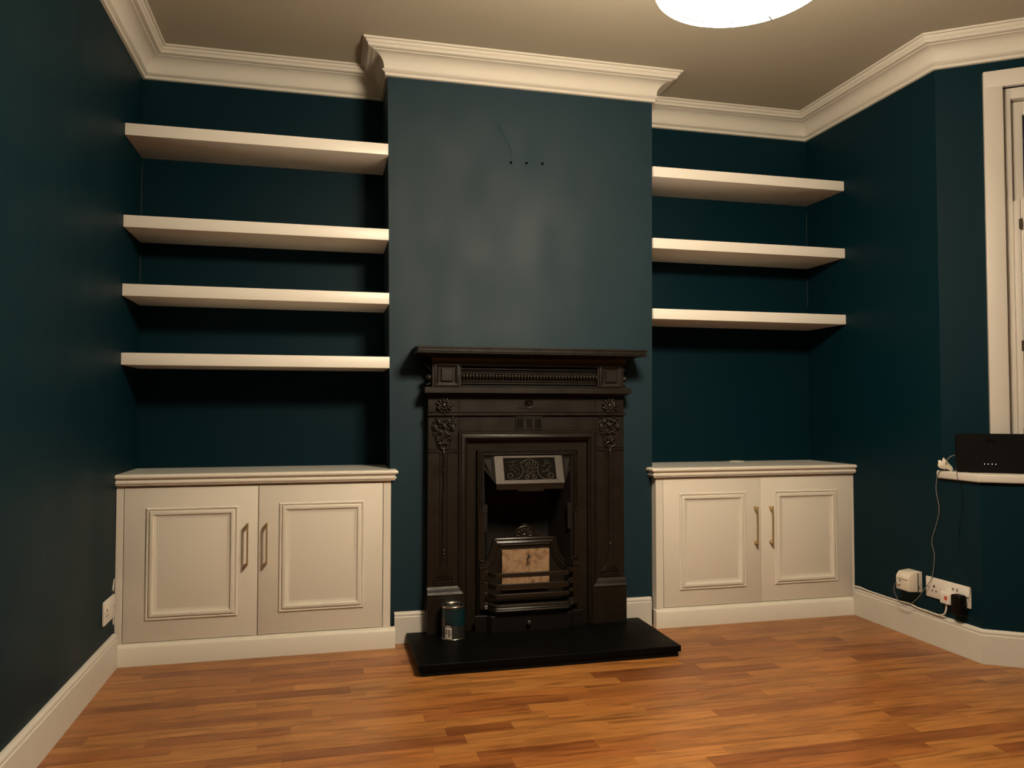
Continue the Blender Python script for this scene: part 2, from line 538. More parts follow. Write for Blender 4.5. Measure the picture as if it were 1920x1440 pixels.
# architrave: left board, right board, head
def board(mb, t0, t1, z0, z1):
    bxw(mb, t0, t1, -.002, .022, z0, z1)
board(win, .181, .181 + AW, SILL, 2.481 - AW)
board(win, 1.045 - AW, 1.045, SILL, 2.481 - AW)
board(win, .181, 1.045, 2.481 - AW, 2.481)
win = struct(win.build('window_1', M_window, bevel=.002), 'white framed sash window at the right edge')
mb = MB()      # box lining, stepped back from the architrave
for a, b, o0, o1 in ((.2535, .288, -.14, -.014), (.939, .9735, -.14, -.014)):
    bxw(mb, a, b, o0, o1, SILL, 2.409)
bxw(mb, .288, .939, -.14, -.014, 2.362, 2.409)
mb.build('window_lining', M_window, win, bevel=.0015)
mb = MB()      # upper sash
bxw(mb, .292, .336, -.09, -.045, 1.60, 2.356); bxw(mb, .891, .935, -.09, -.045, 1.60, 2.356)
bxw(mb, .336, .891, -.09, -.045, 2.298, 2.356); bxw(mb, .336, .891, -.09, -.045, 1.60, 1.645)
mb.build('upper_sash', M_window, win, bevel=.002)
bxw(MB(), .334, .893, -.071, -.066, 1.64, 2.30).build('window_pane', M_glass, win)
mb = MB()
bxw(mb, .292, .336, -.138, -.095, SILL, 1.64); bxw(mb, .891, .935, -.138, -.095, SILL, 1.64)
bxw(mb, .336, .891, -.138, -.095, 1.595, 1.64); bxw(mb, .336, .891, -.138, -.095, SILL, .85)
mb.build('lower_sash', M_window, win, bevel=.002)
bxw(MB(), .334, .893, -.121, -.116, .845, 1.60).build('window_pane', M_glass, win)
# sill
A0 = (2.325, -.620); B0 = (2.325, -.8425)
def sofs(t): return (B0[0] + BD.x * t, B0[1] + BD.y * t)
mb = MB().prism([A0, B0, sofs(1.2), bay(1.24), bay(0, -.001), (2.3455, -.620)], SILL - .034, SILL)
mb.build('window_sill', M_window, win, bevel=.009, seg=3)

# half-height shutters: white boarded panel hinged on a batten
sh = thing('window_shutter', (*bay(.30, -.03), SILL), 'white half-height shutter inside the bay window, hinged at its left', 'shutter')
mb = MB(); bxw(mb, .2885, .312, -.043, .001, SILL + .002, 1.917); mb.build('hinge_batten', M_window, sh, bevel=.002)
mb = MB(); bxw(mb, .3135, .372, -.040, -.004, SILL + .002, 1.925); bxw(mb, .555, .613, -.040, -.004, SILL + .002, 1.925)
bxw(mb, .372, .555, -.040, -.004, SILL + .002, SILL + .10); bxw(mb, .372, .555, -.040, -.004, 1.83, 1.925); bxw(mb, .372, .555, -.040, -.004, 1.36, 1.43)
mb.build('shutter_frame', M_window, sh, bevel=.002)
for z0, z1 in ((SILL + .10, 1.36), (1.43, 1.83)):
    bxw(MB(), .371, .556, -.030, -.014, z0, z1).build('shutter_panel', M_window, sh)
for hz in (1.815, 1.297, .93):
    mb = MB()
    bxw(mb, .3055, .3175, .0005, .003, hz - .021, hz + .021)
    x, y_ = bay(.3128, .004)
    mb.tube([(x, y_, hz - .023), (x, y_, hz + .023)], .0042, 10)
    mb.build('hinge', M_hinge, sh)

# ------------------------------------------------------------------ floating shelves
def shelf(x0, x1, y0, y1, ztop, th, label, group, tilt=0):
    o = MB().box(x0, x1, y0, y1, ztop - th, ztop).build('floating_shelf', M_white, bevel=.0015)
    tag(o, label, 'shelf', group)
    return o
LN = ['topmost of the four white floating shelves in the left alcove', 'second from top of the four white shelves in the left alcove',
      'third from top of the four white shelves in the left alcove', 'lowest white floating shelf in the left alcove, nearest the cupboard']
for z, l in zip((2.2135, 1.830, 1.545, 1.261), LN):
    shelf(XL + .001, c0(z) - .001, -.022, DL - .001, z, .050, l, 'floating shelves in the left alcove')
RN = ['topmost of the three white floating shelves in the right alcove', 'middle of the three white floating shelves in the right alcove',
      'lowest white floating shelf in the right alcove, above the cupboard']
for z, l in zip((2.2112, 1.8606, 1.5167), RN):
    shelf(c1(z) + .001, XR - .001, -.0117, DR - .001, z, .050, l, 'floating shelves in the right alcove')

# ------------------------------------------------------------------ alcove cupboards
NOSE = [(0, 0), (.018, 0), (.0245, -.0012), (.0285, -.005), (.0295, -.010), (.0275, -.0145), (.022, -.0165), (.0185, -.0175), (.0170, -.0205), (.0165, -.0255),
        (.0185, -.0272), (.0215, -.0290), (.0225, -.0335), (.0205, -.0375), (.0165, -.0385), (.0160, -.0440), (0, -.0440)]
BEAD = [(0, 0), (.0010, .0042), (.0045, .0062), (.0080, .0052), (.0092, .0016), (.0125, .0014), (.0138, .0070), (.0180, .0092), (.0235, .0096), (.0285, .0076),
        (.0300, .0030), (.0350, .0026), (.0362, .0012), (.0445, .0006), (.0445, 0)]
def cupboard(x0, x1, yf, yback, ztop, doors, plz, label, handles, side, pl0, pl1, toppoly):
    root = thing('alcove_cupboard', ((x0 + x1) / 2, yf, 0), label, 'cupboard')
    zb = ztop - .044
    d0, d1 = doors[0], doors[1]
    mb = MB()
    # face frame: stiles, thin rails, and the box behind
    xa, xb = d0[0] - .0025, d1[1] + .0025
    mb.box(x0, xa, yf, yback, plz - .01, zb)
    mb.box(xb, x1, yf, yback if side == 'left' else yback, plz - .01, zb)
    mb.box(xa, xb, yf + .0215, yf + .03, plz - .01, zb)
    mb.box(xa, xb, yf + .001, yf + .03, plz - .01, d0[2] - .0025)
    mb.box(xa, xb, yf + .001, yf + .03, d0[3] + .003, zb)
    mb.build('carcass', M_cup, root, bevel=.0008, seg=1)
    for d, pn in zip((d0, d1), (doors[2], doors[3])):
        dr = MB().box(d[0], d[1], yf - .0005, yf + .0205, d[2], d[3]).build('door', M_cup, root, bevel=.0015)
        a, b, c, e = pn
        mm = MB().sweep([(a, c), (a, e), (b, e), (b, c)], BEAD, 1, closed=True, frm=lambda u, v, h: (u, yf - .0005 - h, v))
        mm.build('panel_moulding', M_cup, dr, smooth=True, angle=30)
    drs = [o for o in root.children if o.name.startswith('door')]
    drs.sort(key=lambda o: min(v.co.x for v in o.data.vertices))
    for (hx, h0, h1), dr in zip(handles, drs):
        mb = MB()
        yb = yf - .030
        w = .0034
        mb.box(hx - w, hx + w, yb - w, yb + w, h0, h1)
        for hz, dz in ((h0, 1), (h1, -1)):         # wedge-shaped feet, deeper against the bar
            a, b = sorted((hz, hz + dz * .0085)); c, d = sorted((hz, hz + dz * .020))
            mb.hexa([(hx - w, yb + w, c), (hx + w, yb + w, c), (hx + w, yf, a), (hx - w, yf, a)],
                    [(hx - w, yb + w, d), (hx + w, yb + w, d), (hx + w, yf, b), (hx - w, yf, b)])
        mb.build('handle', M_brass, dr, bevel=.0009, seg=1)
    # plinth with a rounded top edge
    mb = MB()
    py = yf - .0165
    mb.prism([(yf + .02, 0), (py, 0), (py, plz - .012), (py + .003, plz - .006), (py + .009, plz - .0015), (yf - .002, plz), (yf + .02, plz)], pl0, pl1, 'x')
    mb.build('plinth', M_cup, root, smooth=True, angle=40)
    # worktop: flat board plus moulded nosing along the front and round the free end
    if side == 'left':
        path = [(x0, yf), (x1, yf), (x1, -.001)]
    else:
        path = [(x0, -.001), (x0, yf), (x1, yf)]
    top = MB().prism(toppoly, zb, ztop).build('worktop', M_top, root)
    MB().sweep(path, [(o, ztop + h) for o, h in NOSE], 1, frm=None).build('worktop_nosing', M_cup, top, smooth=True, angle=45)
    return root
yl, yr = -.056, -.050
cupboard(XL + .001, .0195, yl, -.001, .7655,
         [(-1.046, -.5315, .0905, .7105), (-.5285, -.0150, .0905, .7105), (-.9635, -.6095, .175, .628), (-.4460, -.0940, .179, .6355)], .0835,
         'wide white two-door cupboard in the left alcove with brass bar handles', [(-.5705, .384, .557), (-.4945, .384, .556)], 'left', XL + .001, .0395,
         [(XL + .001, yl), (.0195, yl), (.0195, -.001), (.019, -.001), (.019, DL - .001), (XL + .001, DL - .001)])
cupboard(1.2655, XR - .001, yr, -.001, .7515,
         [(1.3030, 1.8165, .0915, .7030), (1.8185, 2.3290, .0915, .7030), (1.3835, 1.7360, .169, .629), (1.8935, 2.2450, .171, .629)], .0840,
         'white two-door cupboard in the right alcove with brass bar handles', [(1.783, .376, .556), (1.866, .376, .556)], 'right', 1.2575, XR - .019,
         [(1.2655, yr), (XR - .001, yr), (XR - .001, DR - .001), (1.2705, DR - .001), (1.2705, -.001), (1.2655, -.001)])
g = MB().lathe([(.0, .0), (.04, 0), (.04, .003), (.037, .0045), (.02, .005), (0, .005)], (1.872, .262, .7517), 'z', 28).build('cable_grommet', M_plastic, smooth=True)
tag(g, 'round white cable grommet lying on top of the right cupboard', 'grommet')

# ------------------------------------------------------------------ hearth
FX = .640
hr = thing('hearth', (FX, -.21, 0), 'flat black slate hearth slab on the floor before the fireplace', 'hearth')
MB().box(.0930, 1.1865, -.4710, -.0195, .0210, .0458).build('slab', M_slate, hr, bevel=.0012, seg=1)
MB().box(.1040, 1.1760, -.4640, -.0195, 0, .0210).build('slab_base', M_slate_edge, hr)

# ------------------------------------------------------------------ cast-iron fireplace
HZ = .046
PROUD = .040          # how far the casting stands off the chimney breast
fp = thing('fireplace', (FX, 0, HZ), 'black cast-iron Victorian fireplace with flower reliefs and dentil mantel', 'fireplace')
shift_root.append(fp)
def fb(name, boxes, m=None, bevel=.0015, parent=fp):
    mb = MB()
    for b in boxes:
        mb.box(FX + b[0], FX + b[1], b[2], b[3], b[4], b[5])
    return mb.build(name, m or M_iron, parent, bevel=bevel, seg=1)
YS = -.020                                     # face of the surround
# surround plate: pilasters and two frieze panels
fb('surround_plate', [(-.4605, -.322, YS, -.0005, HZ, 1.103), (.322, .4605, YS, -.0005, HZ, 1.103), (-.322, .322, YS, -.0005, .930, 1.103)])
fb('frieze_band', [(-.466, .466, YS - .013, YS, 1.000, 1.013), (-.4635, .4635, YS - .008, YS, 1.013, 1.020)], bevel=.003)
# mantel shelf: slab, dentil strip, bed mouldings stepping back to the frieze box
YM = -.150
ms = fb('mantel_shelf', [(-.527, .527, YM, -.0005, 1.292, 1.3000), (-.5225, .5225, YM + .004, -.0005, 1.2765, 1.292), (-.525, .525, YM + .002, -.0005, 1.2700, 1.2765)], bevel=.0018)
mb = MB()
x = -.519
while x < .516:
    mb.box(FX + x, FX + x + .0062, YM + .0005, YM + .0045, 1.2782, 1.2908); x += .0103
for s in (-1, 1):
    yy = YM + .008
    while yy < -.01:
        mb.box(FX + s * .5215 - .002, FX + s * .5215 + .0045 * (s > 0), yy, yy + .0062, 1.2782, 1.2908); yy += .0103
mb.build('dentil_strip', M_iron, ms)['kind'] = 'stuff'
# bed mould: cove running round three sides below the shelf
bed = [(0, 1.2705), (.042, 1.2705), (.041, 1.264), (.030, 1.262), (.022, 1.2565), (.016, 1.248), (.013, 1.238), (.0125, 1.231), (.006, 1.229), (.005, 1.222), (0, 1.222)]
yfz = -.055
mb = MB().sweep([(FX - .434, -.0005), (FX - .434, yfz + .0), (FX + .434, yfz), (FX + .434, -.0005)], bed, 1)
mb.build('bed_moulding', M_iron, fp, smooth=True, angle=30)
# frieze box
fb('frieze_box', [(-.447, .447, -.030, -.0005, 1.128, 1.232), (-.447, -.318, yfz, -.030, 1.128, 1.232), (.318, .447, yfz, -.030, 1.128, 1.232)])
for s in (-1, 1):
    cx = s * .3825
    f1 = MB().sweep([(FX + cx - .047, 1.137), (FX + cx - .047, 1.226), (FX + cx + .047, 1.226), (FX + cx + .047, 1.137)],
                    [(-.008, 0), (-.006, .006), (0, .007), (.006, .004), (.012, .0), ], 1, closed=True, frm=lambda u, v, h: (u, yfz - h, v))
    f1 = f1.build('frieze_frame', M_iron, fp, smooth=True, angle=30)
    fb('frieze_panel', [(cx - .0265, cx + .0265, yfz - .009, yfz, 1.1525, 1.2115)], bevel=.003)
# beaded roll between the two panels, with its ledges
mb = MB()
k = 0
x = -.312
while x < .3105:
    mb.ball((FX + x + .0072, -.040, 1.176), .0074, .0125, .0135, nu=10, nv=8); x += .01478
mb.build('bead_roll', M_iron_relief, fp, smooth=True, angle=180)
mb = MB()
x = -.312
while x < .3105:
    mb.tube([(FX + x + .0072 + .0068 * math.cos(a), -.037, 1.186 + .0075 * math.sin(a)) for a in [math.pi * k / 6 for k in range(7)]], .0013, 6); x += .01478
mb.build('bead_arches', M_iron, fp, smooth=True)
fb('frieze_ledge', [(-.318, .318, -.037, -.030, 1.152, 1.158), (-.318, .318, -.046, -.030, 1.141, 1.149), (-.318, .318, -.052, -.030, 1.128, 1.136),
                    (-.318, .318, -.036, -.030, 1.196, 1.201), (-.318, .318, -.040, -.030, 1.205, 1.216)], bevel=.002)
# side scroll knobs and brackets at the ends of the frieze
for s in (-1, 1):
    mb = MB()
    mb.ball((FX + s * .4585, -.030, 1.170), .016, .019, .0145, nu=14, nv=10)
    mb.build('side_scroll', M_iron_relief, fp, smooth=True, angle=180)
    for pts, rr in (([(s * .447, -.0305, 1.1425), (s * .456, -.0305, 1.1405), (s * .470, -.0305, 1.1375)], [.006, .005, .004]),
                    ([(s * .449, -.0305, 1.156), (s * .4535, -.0305, 1.148), (s * .456, -.0305, 1.140)], [.004, .0035, .003]),
                    ([(s * (.449 + .028 * t * t), -.0305, 1.190 + .04 * t) for t in [k / 6 for k in range(7)]], [.004 + .002 * k / 6 for k in range(7)])):
        MB().tube([(FX + a, b, c) for a, b, c in pts], rr, 8).build('side_bracket', M_iron, fp, smooth=True)
fb('mantel_ledge', [(-.481, .481, -.066, -.0005, 1.100, 1.128), (-.472, .472, -.054, -.0005, 1.094, 1.100)], bevel=.002)
# roundel on its little pediment, and the fluted tablet
mb = MB()
for r0, r1, hh in ((.0, .007, .009), (.0105, .0145, .006), (.0185, .022, .004)):
    mb.lathe([(max(r0, .0005), 0), (max(r0, .0005), -hh * .8), ((r0 + r1) / 2, -hh), (r1, -hh * .7), (r1, 0)], (FX, YS, 1.0565), 'y', 24)
mb.prism([(FX - .052, 1.0335), (FX + .052, 1.0335), (FX + .045, 1.041), (FX + .026, 1.0445), (FX - .026, 1.0445), (FX - .045, 1.041)], YS - .003, YS, 'y')
mb.build('roundel', M_iron_relief, fp, smooth=True, angle=35)
tb = fb('fluted_tablet', [(-.0625, .0625, YS - .008, YS, .931, .999)], bevel=.0015)
mb = MB()
for c in (-.040, 0, .040):
    for k in range(4):
        xx = FX + c + (k - 1.5) * .0068
        mb.box(xx - .0019, xx + .0019, YS - .0084, YS - .008, .9445, .985)
for c in (-.0545, .0545):
    mb.box(FX + c - .001, FX + c + .001, YS - .0084, YS - .008, .938, .992)
for c in (.938, .992):
    mb.box(FX - .0545, FX + .0545, YS - .0084, YS - .008, c - .001, c + .001)
mb.build('flute', M_void, tb)['kind'] = 'stuff'
# opening moulding (mitred), then the set-back inner frames of the grate
def frame(name, x1, ztop, prof, y0, m=None):
    path = [(FX - x1, HZ), (FX - x1, ztop), (FX + x1, ztop), (FX + x1, HZ)]
    return MB().sweep(path, prof, 1, frm=lambda u, v, h: (u, y0 - h, v)).build(name, m or M_iron, fp, smooth=True, angle=30)
frame('opening_moulding', .325, .930, [(0, -.02), (0, .006), (.004, .010), (.009, .010), (.011, .006), (.018, .011), (.028, .012), (.034, .004), (.038, .002), (.042, -.004), (.042, -.02)], YS)
frame('reveal_plate', .283, .888, [(0, -.045), (0, -.020), (.05, -.026), (.05, -.045)], YS)
frame('inner_frame', .2375, .8475, [(0, -.03), (0, .0), (.003, .004), (.007, .004), (.009, -.001), (.012, .002), (.015, .002), (.017, -.004), (.021, -.0015), (.024, -.004), (.026, -.012), (.026, -.03)], YS + .004)
# pilaster channel, band, relief stem, bouquet, sunflower, fan of roots
def sphere_mix(mb, rr, cx, z, ax, n):
    pass
for s in (-1, 1):
    cx = FX + s * .3895
    ch = MB()
    for dx in (-.0165, .0165):
        ch.box(cx + dx - .0018, cx + dx + .0018, YS - .004, YS, .275, .843)
    ch.box(FX + s * .391 - .0685, cx - .0165, YS - .0045, YS, .838, .8455); ch.box(cx + .0165, FX + s * .391 + .0685, YS - .0045, YS, .838, .8455)
    ch.box(FX + s * .391 - .0685, cx - .0165, YS - .003, YS, .851, .855); ch.box(cx + .0165, FX + s * .391 + .0685, YS - .003, YS, .851, .855)
    ch.build('pilaster_channel', M_iron, fp, bevel=.001, seg=1)
    # stem
    rg = random.Random(5 + s)
    pts = [(cx + rg.uniform(-.002, .002), YS - .004, .39 + .46 * k / 9) for k in range(10)]
    sp = cr(pts, 3)
    mb = MB().tube(sp, [.0060 + .0022 * abs(noise.noise(Vector((0, s, p.z * 22)))) for p in sp], 8)
    for zz in (.44, .56, .645, .76):
        mb.ball((cx + rg.uniform(-.003, .003), YS - .008, zz), .0045, .004, .009, nu=8, nv=6)
    mb.ball((cx, YS - .007, .405), .0085, .006, .010, nu=10, nv=6)
    mb.ball((cx, YS - .007, .392), .0075, .006, .006, nu=10, nv=6)
    mb.build('relief_stem', M_iron_relief, fp, smooth=True, angle=180)
    # fan
    mb = MB()
    for k in range(7):
        a = (k - 3) / 3
        pts = cr([(cx + a * .004, YS - .004, .390), (cx + a * .0085, YS - .006, .352), (cx + a * .022, YS - .006, .310), (cx + a * .041, YS - .005, .285 + .003 * abs(a))], 4)
        mb.tube(pts, [.0030 + .0022 * i / (len(pts) - 1) for i in range(len(pts))], 7)
        mb.ball((cx + a * .042, YS - .005, .2825), .0055, .005, .0055, nu=8, nv=6)
    mb.box(cx - .046, cx + .046, YS - .007, YS, .268, .276); mb.box(cx - .043, cx + .043, YS - .005, YS, .2585, .2645)
    mb.build('root_fan', M_iron_relief, fp, smooth=True, angle=50)
    # sunflower
    mb = MB()
    zc = 1.046
    for ring, (n_, r_, ln, yy) in enumerate(((11, .026, .0135, .006), (9, .018, .010, .009))):
        for k in range(n_):
            a = 2 * math.pi * (k + .5 * ring) / n_
            R = Matrix.Rotation(-a, 3, 'Y')
            mb.ball((cx + r_ * math.cos(a), YS - yy, zc + r_ * math.sin(a)), ln, .0045, .0046, R, nu=8, nv=6)
    mb.ball((cx, YS - .010, zc), .0125, .007, .0125, nu=12, nv=8)
    for k in range(5):
        a = -math.pi / 2 + (k - 2) * .5
        mb.ball((cx + .030 * math.cos(a), YS - .015, zc + .004 + .034 * math.sin(a)), .007, .006, .006, nu=8, nv=6)
    mb.build('relief_sunflower', M_iron_relief, fp, smooth=True, angle=180)
    # bouquet of roses and leaves narrowing to a ring
    mb = MB()
    for rx, rz, rad in ((-.039, .947, .0165), (.039, .947, .0165), (0, .955, .014), (-.023, .973, .012), (.023, .973, .012), (-.014, .926, .010), (.014, .922, .010)):
        for q, fr in enumerate((1, .62, .3)):
            n_ = 10
            ring = [(cx + rx + rad * fr * .72 * math.cos(2 * math.pi * k / n_), YS - .006 - .003 * q, rz + rad * fr * .72 * math.sin(2 * math.pi * k / n_)) for k in range(n_ + 1)]
            mb.tube(ring, rad * .17, 6)
        mb.ball((cx + rx, YS - .004, rz), rad * .85, .006, rad * .85, nu=10, nv=6)
    for k in range(60):
        t = rg.random()
        z = .875 + .118 * t
        half = .018 + .036 * min(1, t * 1.9) if t < .9 else .050
        xx = rg.uniform(-half, half)
        a = rg.uniform(0, math.pi)
        mb.ball((cx + xx, YS - rg.uniform(.003, .008), z), rg.uniform(.006, .010), .0042, rg.uniform(.0028, .0042), Matrix.Rotation(-a, 3, 'Y'), nu=7, nv=5)
    for q in (-1, 1):
        pts = cr([(cx + q * .041, YS - .004, .925), (cx + q * .033, YS - .005, .900), (cx + q * .030, YS - .005, .875), (cx + q * .020, YS - .005, .858), (cx + q * .006, YS - .004, .850)], 4)
        mb.tube(pts, .0028, 6)
    ring = [(cx + .0165 * math.cos(2 * math.pi * k / 18), YS - .007, .866 + .0135 * math.sin(2 * math.pi * k / 18)) for k in range(19)]
    mb.tube(ring, .0038, 7)
    mb.build('relief_bouquet', M_iron_relief, fp, smooth=True, angle=180)
    # plinth block and its chamfered cap
    px0, px1 = (FX - .4645, FX - .300) if s < 0 else (FX + .300, FX + .4645)
    MB().box(px0, px1, YS - .018, -.0005, HZ, .2125).build('plinth_block', M_iron, fp, bevel=.0015, seg=1)
    cap = MB()
    p = [(0, .2125), (-YS + .020, .2125), (-YS + .0205, .217), (-YS + .016, .222), (-YS + .013, .230), (-YS + .0095, .244), (-YS + .004, .250), (-YS + .004, .254), (0, .254)]
    if s < 0:
        path = [(px0 + .0035, -.0005), (px0 + .0035, .0), (px1 - .022, 0)]
        cap.prism([(-a, b) for a, b in p], px0 + .002, px1, 'x')
    else:
        cap.prism([(-a, b) for a, b in p], px0, px1 - .002, 'x')
    o = cap.build('plinth_cap', M_iron, fp, smooth=True, angle=30)
    # bevel the inner end of the cap towards the opening
    for v in o.data.vertices:
        inner = px1 if s < 0 else px0
        if abs(v.co.x + FX - inner) < 1e-3:
            v.co.x += s * max(0, (v.co.z + HZ - .2125)) * .75 * 1.0
# firebox: splayed cheeks, back, throat
fbx = MB()
fbx.hexa([(FX - .2115, -.008, HZ), (FX - .205, -.008, HZ), (FX - .150, .19, HZ), (FX - .157, .19, HZ)], [(FX - .2115, -.008, .82), (FX - .205, -.008, .82), (FX - .150, .19, .82), (FX - .157, .19, .82)])
fbx.hexa([(FX + .205, -.008, HZ), (FX + .2115, -.008, HZ), (FX + .157, .19, HZ), (FX + .150, .19, HZ)], [(FX + .205, -.008, .82), (FX + .2115, -.008, .82), (FX + .157, .19, .82), (FX + .150, .19, .82)])
fbx.box(FX - .157, FX + .157, .185, .195, HZ, .82)
fbx.box(FX - .2115, FX + .2115, -.008, .195, .818, .83)
fbx.box(FX - .215, FX + .215, .0, .19, HZ, HZ + .09)
fbx.build('firebox', M_soot, fp)
# arched fireback
YA = .055
mb = MB()
half = [(.210, .150), (.210, .318), (.194, .330), (.174, .352), (.161, .385), (.152, .428), (.138, .437)]
outl = [(FX - a, b) for a, b in half] + [(FX + a, b) for a, b in half[::-1]]
mb.prism(outl, YA, YA + .012, 'y')
fbk = mb.build('fireback', M_iron, fp, smooth=True, angle=30)
half2 = [(.214, .312), (.197, .321), (.180, .340), (.165, .370), (.155, .405), (.150, .430), (.137, .4385)]
pth = [(FX - a, b) for a, b in half2] + [(FX + a, b) for a, b in half2[::-1]]
mb = MB().sweep(pth, [(0, -.002), (0, .006), (.004, .0085), (.009, .0085), (.011, .004), (.016, .006), (.021, .009), (.025, .009), (.027, .004), (.031, .007), (.035, .007), (.037, -.002)], 1, frm=lambda u, v, h: (u, YA - h, v))
mb.build('fireback_moulding', M_iron_relief, fbk, smooth=True, angle=30)
# shell crest on top
mb = MB()
zc = .4395
arc = [(FX + .050 * math.cos(math.pi * k / 18), YA, zc + .050 * math.sin(math.pi * k / 18)) for k in range(19)]
mb.tube(arc, .0048, 8)
mb.prism([(FX + .048 * math.cos(math.pi * k / 12), zc + .048 * math.sin(math.pi * k / 12)) for k in range(13)], YA, YA + .008, 'y')
for k in range(7):
    a = math.pi * (k + .5) / 7
    mb.ball((FX + .027 * math.cos(a), YA - .002, zc + .027 * math.sin(a)), .0155, .004, .0042, Matrix.Rotation(-a, 3, 'Y'), nu=8, nv=6)
mb.tube([(FX + .014 * math.cos(math.pi * k / 8), YA - .002, zc + .014 * math.sin(math.pi * k / 8)) for k in range(9)], .003, 6)
mb.box(FX - .0105, FX + .0105, YA - .004, YA + .006, zc + .052, zc + .062)
for q in (-1, 1):
    mb.box(FX + q * .0615 - .006, FX + q * .0615 + .006, YA - .004, YA + .006, zc - .001, zc + .005)
    mb.box(FX + q * .082 - .0105, FX + q * .082 + .0105, YA - .004, YA + .006, zc + .002, zc + .0095)
mb.build('shell_crest', M_iron_relief, fbk, smooth=True, angle=45)
# clay fire brick
bk = MB()
nx, nz_ = 12, 10
def bz(i, j):
    x = -.1115 + .2235 * i / nx; z = .205 + .180 * j / nz_
    e = 0
    if i in (0, nx): x += .002 * noise.noise(Vector((i, j * 1.7, 3)))
    if j == nz_: z += .002 * noise.noise(Vector((i * 1.3, 9, 1)))
    return (FX + x, YA - .018 - .0015 * noise.noise(Vector((i * .9, j * .9, 0))), z)
vs = [bz(i, j) for j in range(nz_ + 1) for i in range(nx + 1)]
bk.add(vs, [(j * (nx + 1) + i, j * (nx + 1) + i + 1, (j + 1) * (nx + 1) + i + 1, (j + 1) * (nx + 1) + i) for j in range(nz_) for i in range(nx)])
rim = [j for j in range(nx + 1)] + [(k + 1) * (nx + 1) + nx for k in range(nz_)] + [nz_ * (nx + 1) + nx - 1 - k for k in range(nx)] + [(nz_ - 1 - k) * (nx + 1) for k in range(nz_ - 1)]
bv = [vs[i] for i in rim]; m_ = len(bv)
bk.add(bv + [(a, YA - .001, c) for a, b, c in bv], [(i, (i + 1) % m_, m_ + (i + 1) % m_, m_ + i) for i in range(m_)] + [tuple(range(m_, 2 * m_))])
o = bk.build('fire_brick', M_brick, fp, weld=True, smooth=True, angle=40); o['label'] = 'scorched tan clay fire brick'
crk = cr([(FX + .014, YA - .0195, .372), (FX + .012, YA - .0195, .352), (FX + .007, YA - .0195, .335), (FX + .004, YA - .0195, .310)], 4)
MB().tube(crk, [.0006 + .0022 * math.sin(math.pi * i / (len(crk) - 1)) for i in range(len(crk))], 6).build('brick_crack', M_soot, o)
# grate bars bowed forward, with posts and bottom trim
def barpath(y_mid, x_end=.209, y_end=-.024, x_mid=.158, x_kn=.184):
    h = [(x_end, y_end), (x_kn + .004, y_end - .003), (x_kn - .003, (y_end + y_mid) / 2), (x_mid + .006, y_mid + .004), (x_mid - .008, y_mid)]
    return [(-a, b) for a, b in h] + [(a, b) for a, b in h[::-1]]
def grate_bar(name, zt, hgt, y_mid, thick=.010):
    P = barpath(y_mid)
    prof = [(-thick / 2, zt - hgt), (thick / 2, zt - hgt), (thick / 2, zt - .003), (thick / 2 - .003, zt), (-thick / 2 + .002, zt), (-thick / 2, zt - .002)]
    return MB().sweep([(FX + a, b) for a, b in P], prof, 1).build(name, M_iron_relief, fp, smooth=True, angle=35)
for zt, hg in ((.3070, .0195), (.2592, .024), (.2150, .018)):
    grate_bar('grate_bar', zt, hg, -.084)
P = [(FX + a, b) for a, b in barpath(-.086, x_end=.226)]
mb = MB().sweep(P, [(-.012, .139), (.007, .139), (.0085, .1435), (.005, .1475), (.0065, .152), (.004, .157), (.005, .163), (-.001, .1685), (-.012, .1685)], 1)
mb.build('grate_trim', M_iron_relief, fp, smooth=True, angle=30)
for s in (-1, 1):
    cx = FX + s * .2175
    mb = MB().box(cx - .0115, cx + .0115, -.034, -.006, .143, .336)
    for dx in (-.006, 0, .006):
        mb.box(cx + dx - .0014, cx + dx + .0014, -.0365, -.034, .180, .242); mb.box(cx + dx - .0014, cx + dx + .0014, -.0365, -.034, .270, .312)
    mb.lathe([(.0085, 0), (.0085, -.003), (.0045, -.004), (.0045, 0)], (cx, -.034, .256), 'y', 14)
    mb.box(cx - .014, cx + .014, -.039, -.006, .318, .329); mb.box(cx - .0125, cx + .0125, -.037, -.006, .336, .342)
    mb.tube([(cx + .0105 * math.cos(math.pi * k / 8), -.026, .343 + .011 * math.sin(math.pi * k / 8)) for k in range(9)], .0026, 6)
    mb.build('grate_post', M_iron_relief, fp, bevel=.0007, seg=1)
    # slim column of the frame with its small cap and bolt
    mb = MB().box(FX + s * .224 - .011, FX + s * .224 + .011, YS - .008, YS + .006, .356, .560)
    for dx in (-.006, 0, .006):
        mb.box(FX + s * .224 + dx - .0014, FX + s * .224 + dx + .0014, YS - .0105, YS - .008, .362, .555)
    mb.box(FX + s * .224 - .013, FX + s * .224 + .013, YS - .010, YS + .006, .560, .566)
    mb.ball((FX + s * .224, YS - .010, .572), .0045, .005, .0045, nu=10, nv=8)
    mb.build('frame_column', M_iron_relief, fp, smooth=True, angle=35)
    mb = MB()
    for k in range(4):
        mb.box(FX + s * .198 - .006, FX + s * .198 + .006, -.006, .004, .535 + .010 * k, .540 + .010 * k)
    mb.hexa([(FX + s * .204, -.004, .48), (FX + s * .190, -.004, .48), (FX + s * .190, .006, .48), (FX + s * .204, .006, .48)],
            [(FX + s * .204, -.004, .60), (FX + s * .188, -.004, .60), (FX + s * .188, .006, .60), (FX + s * .204, .006, .60)])
    mb.build('side_ratchet', M_soot, fp)

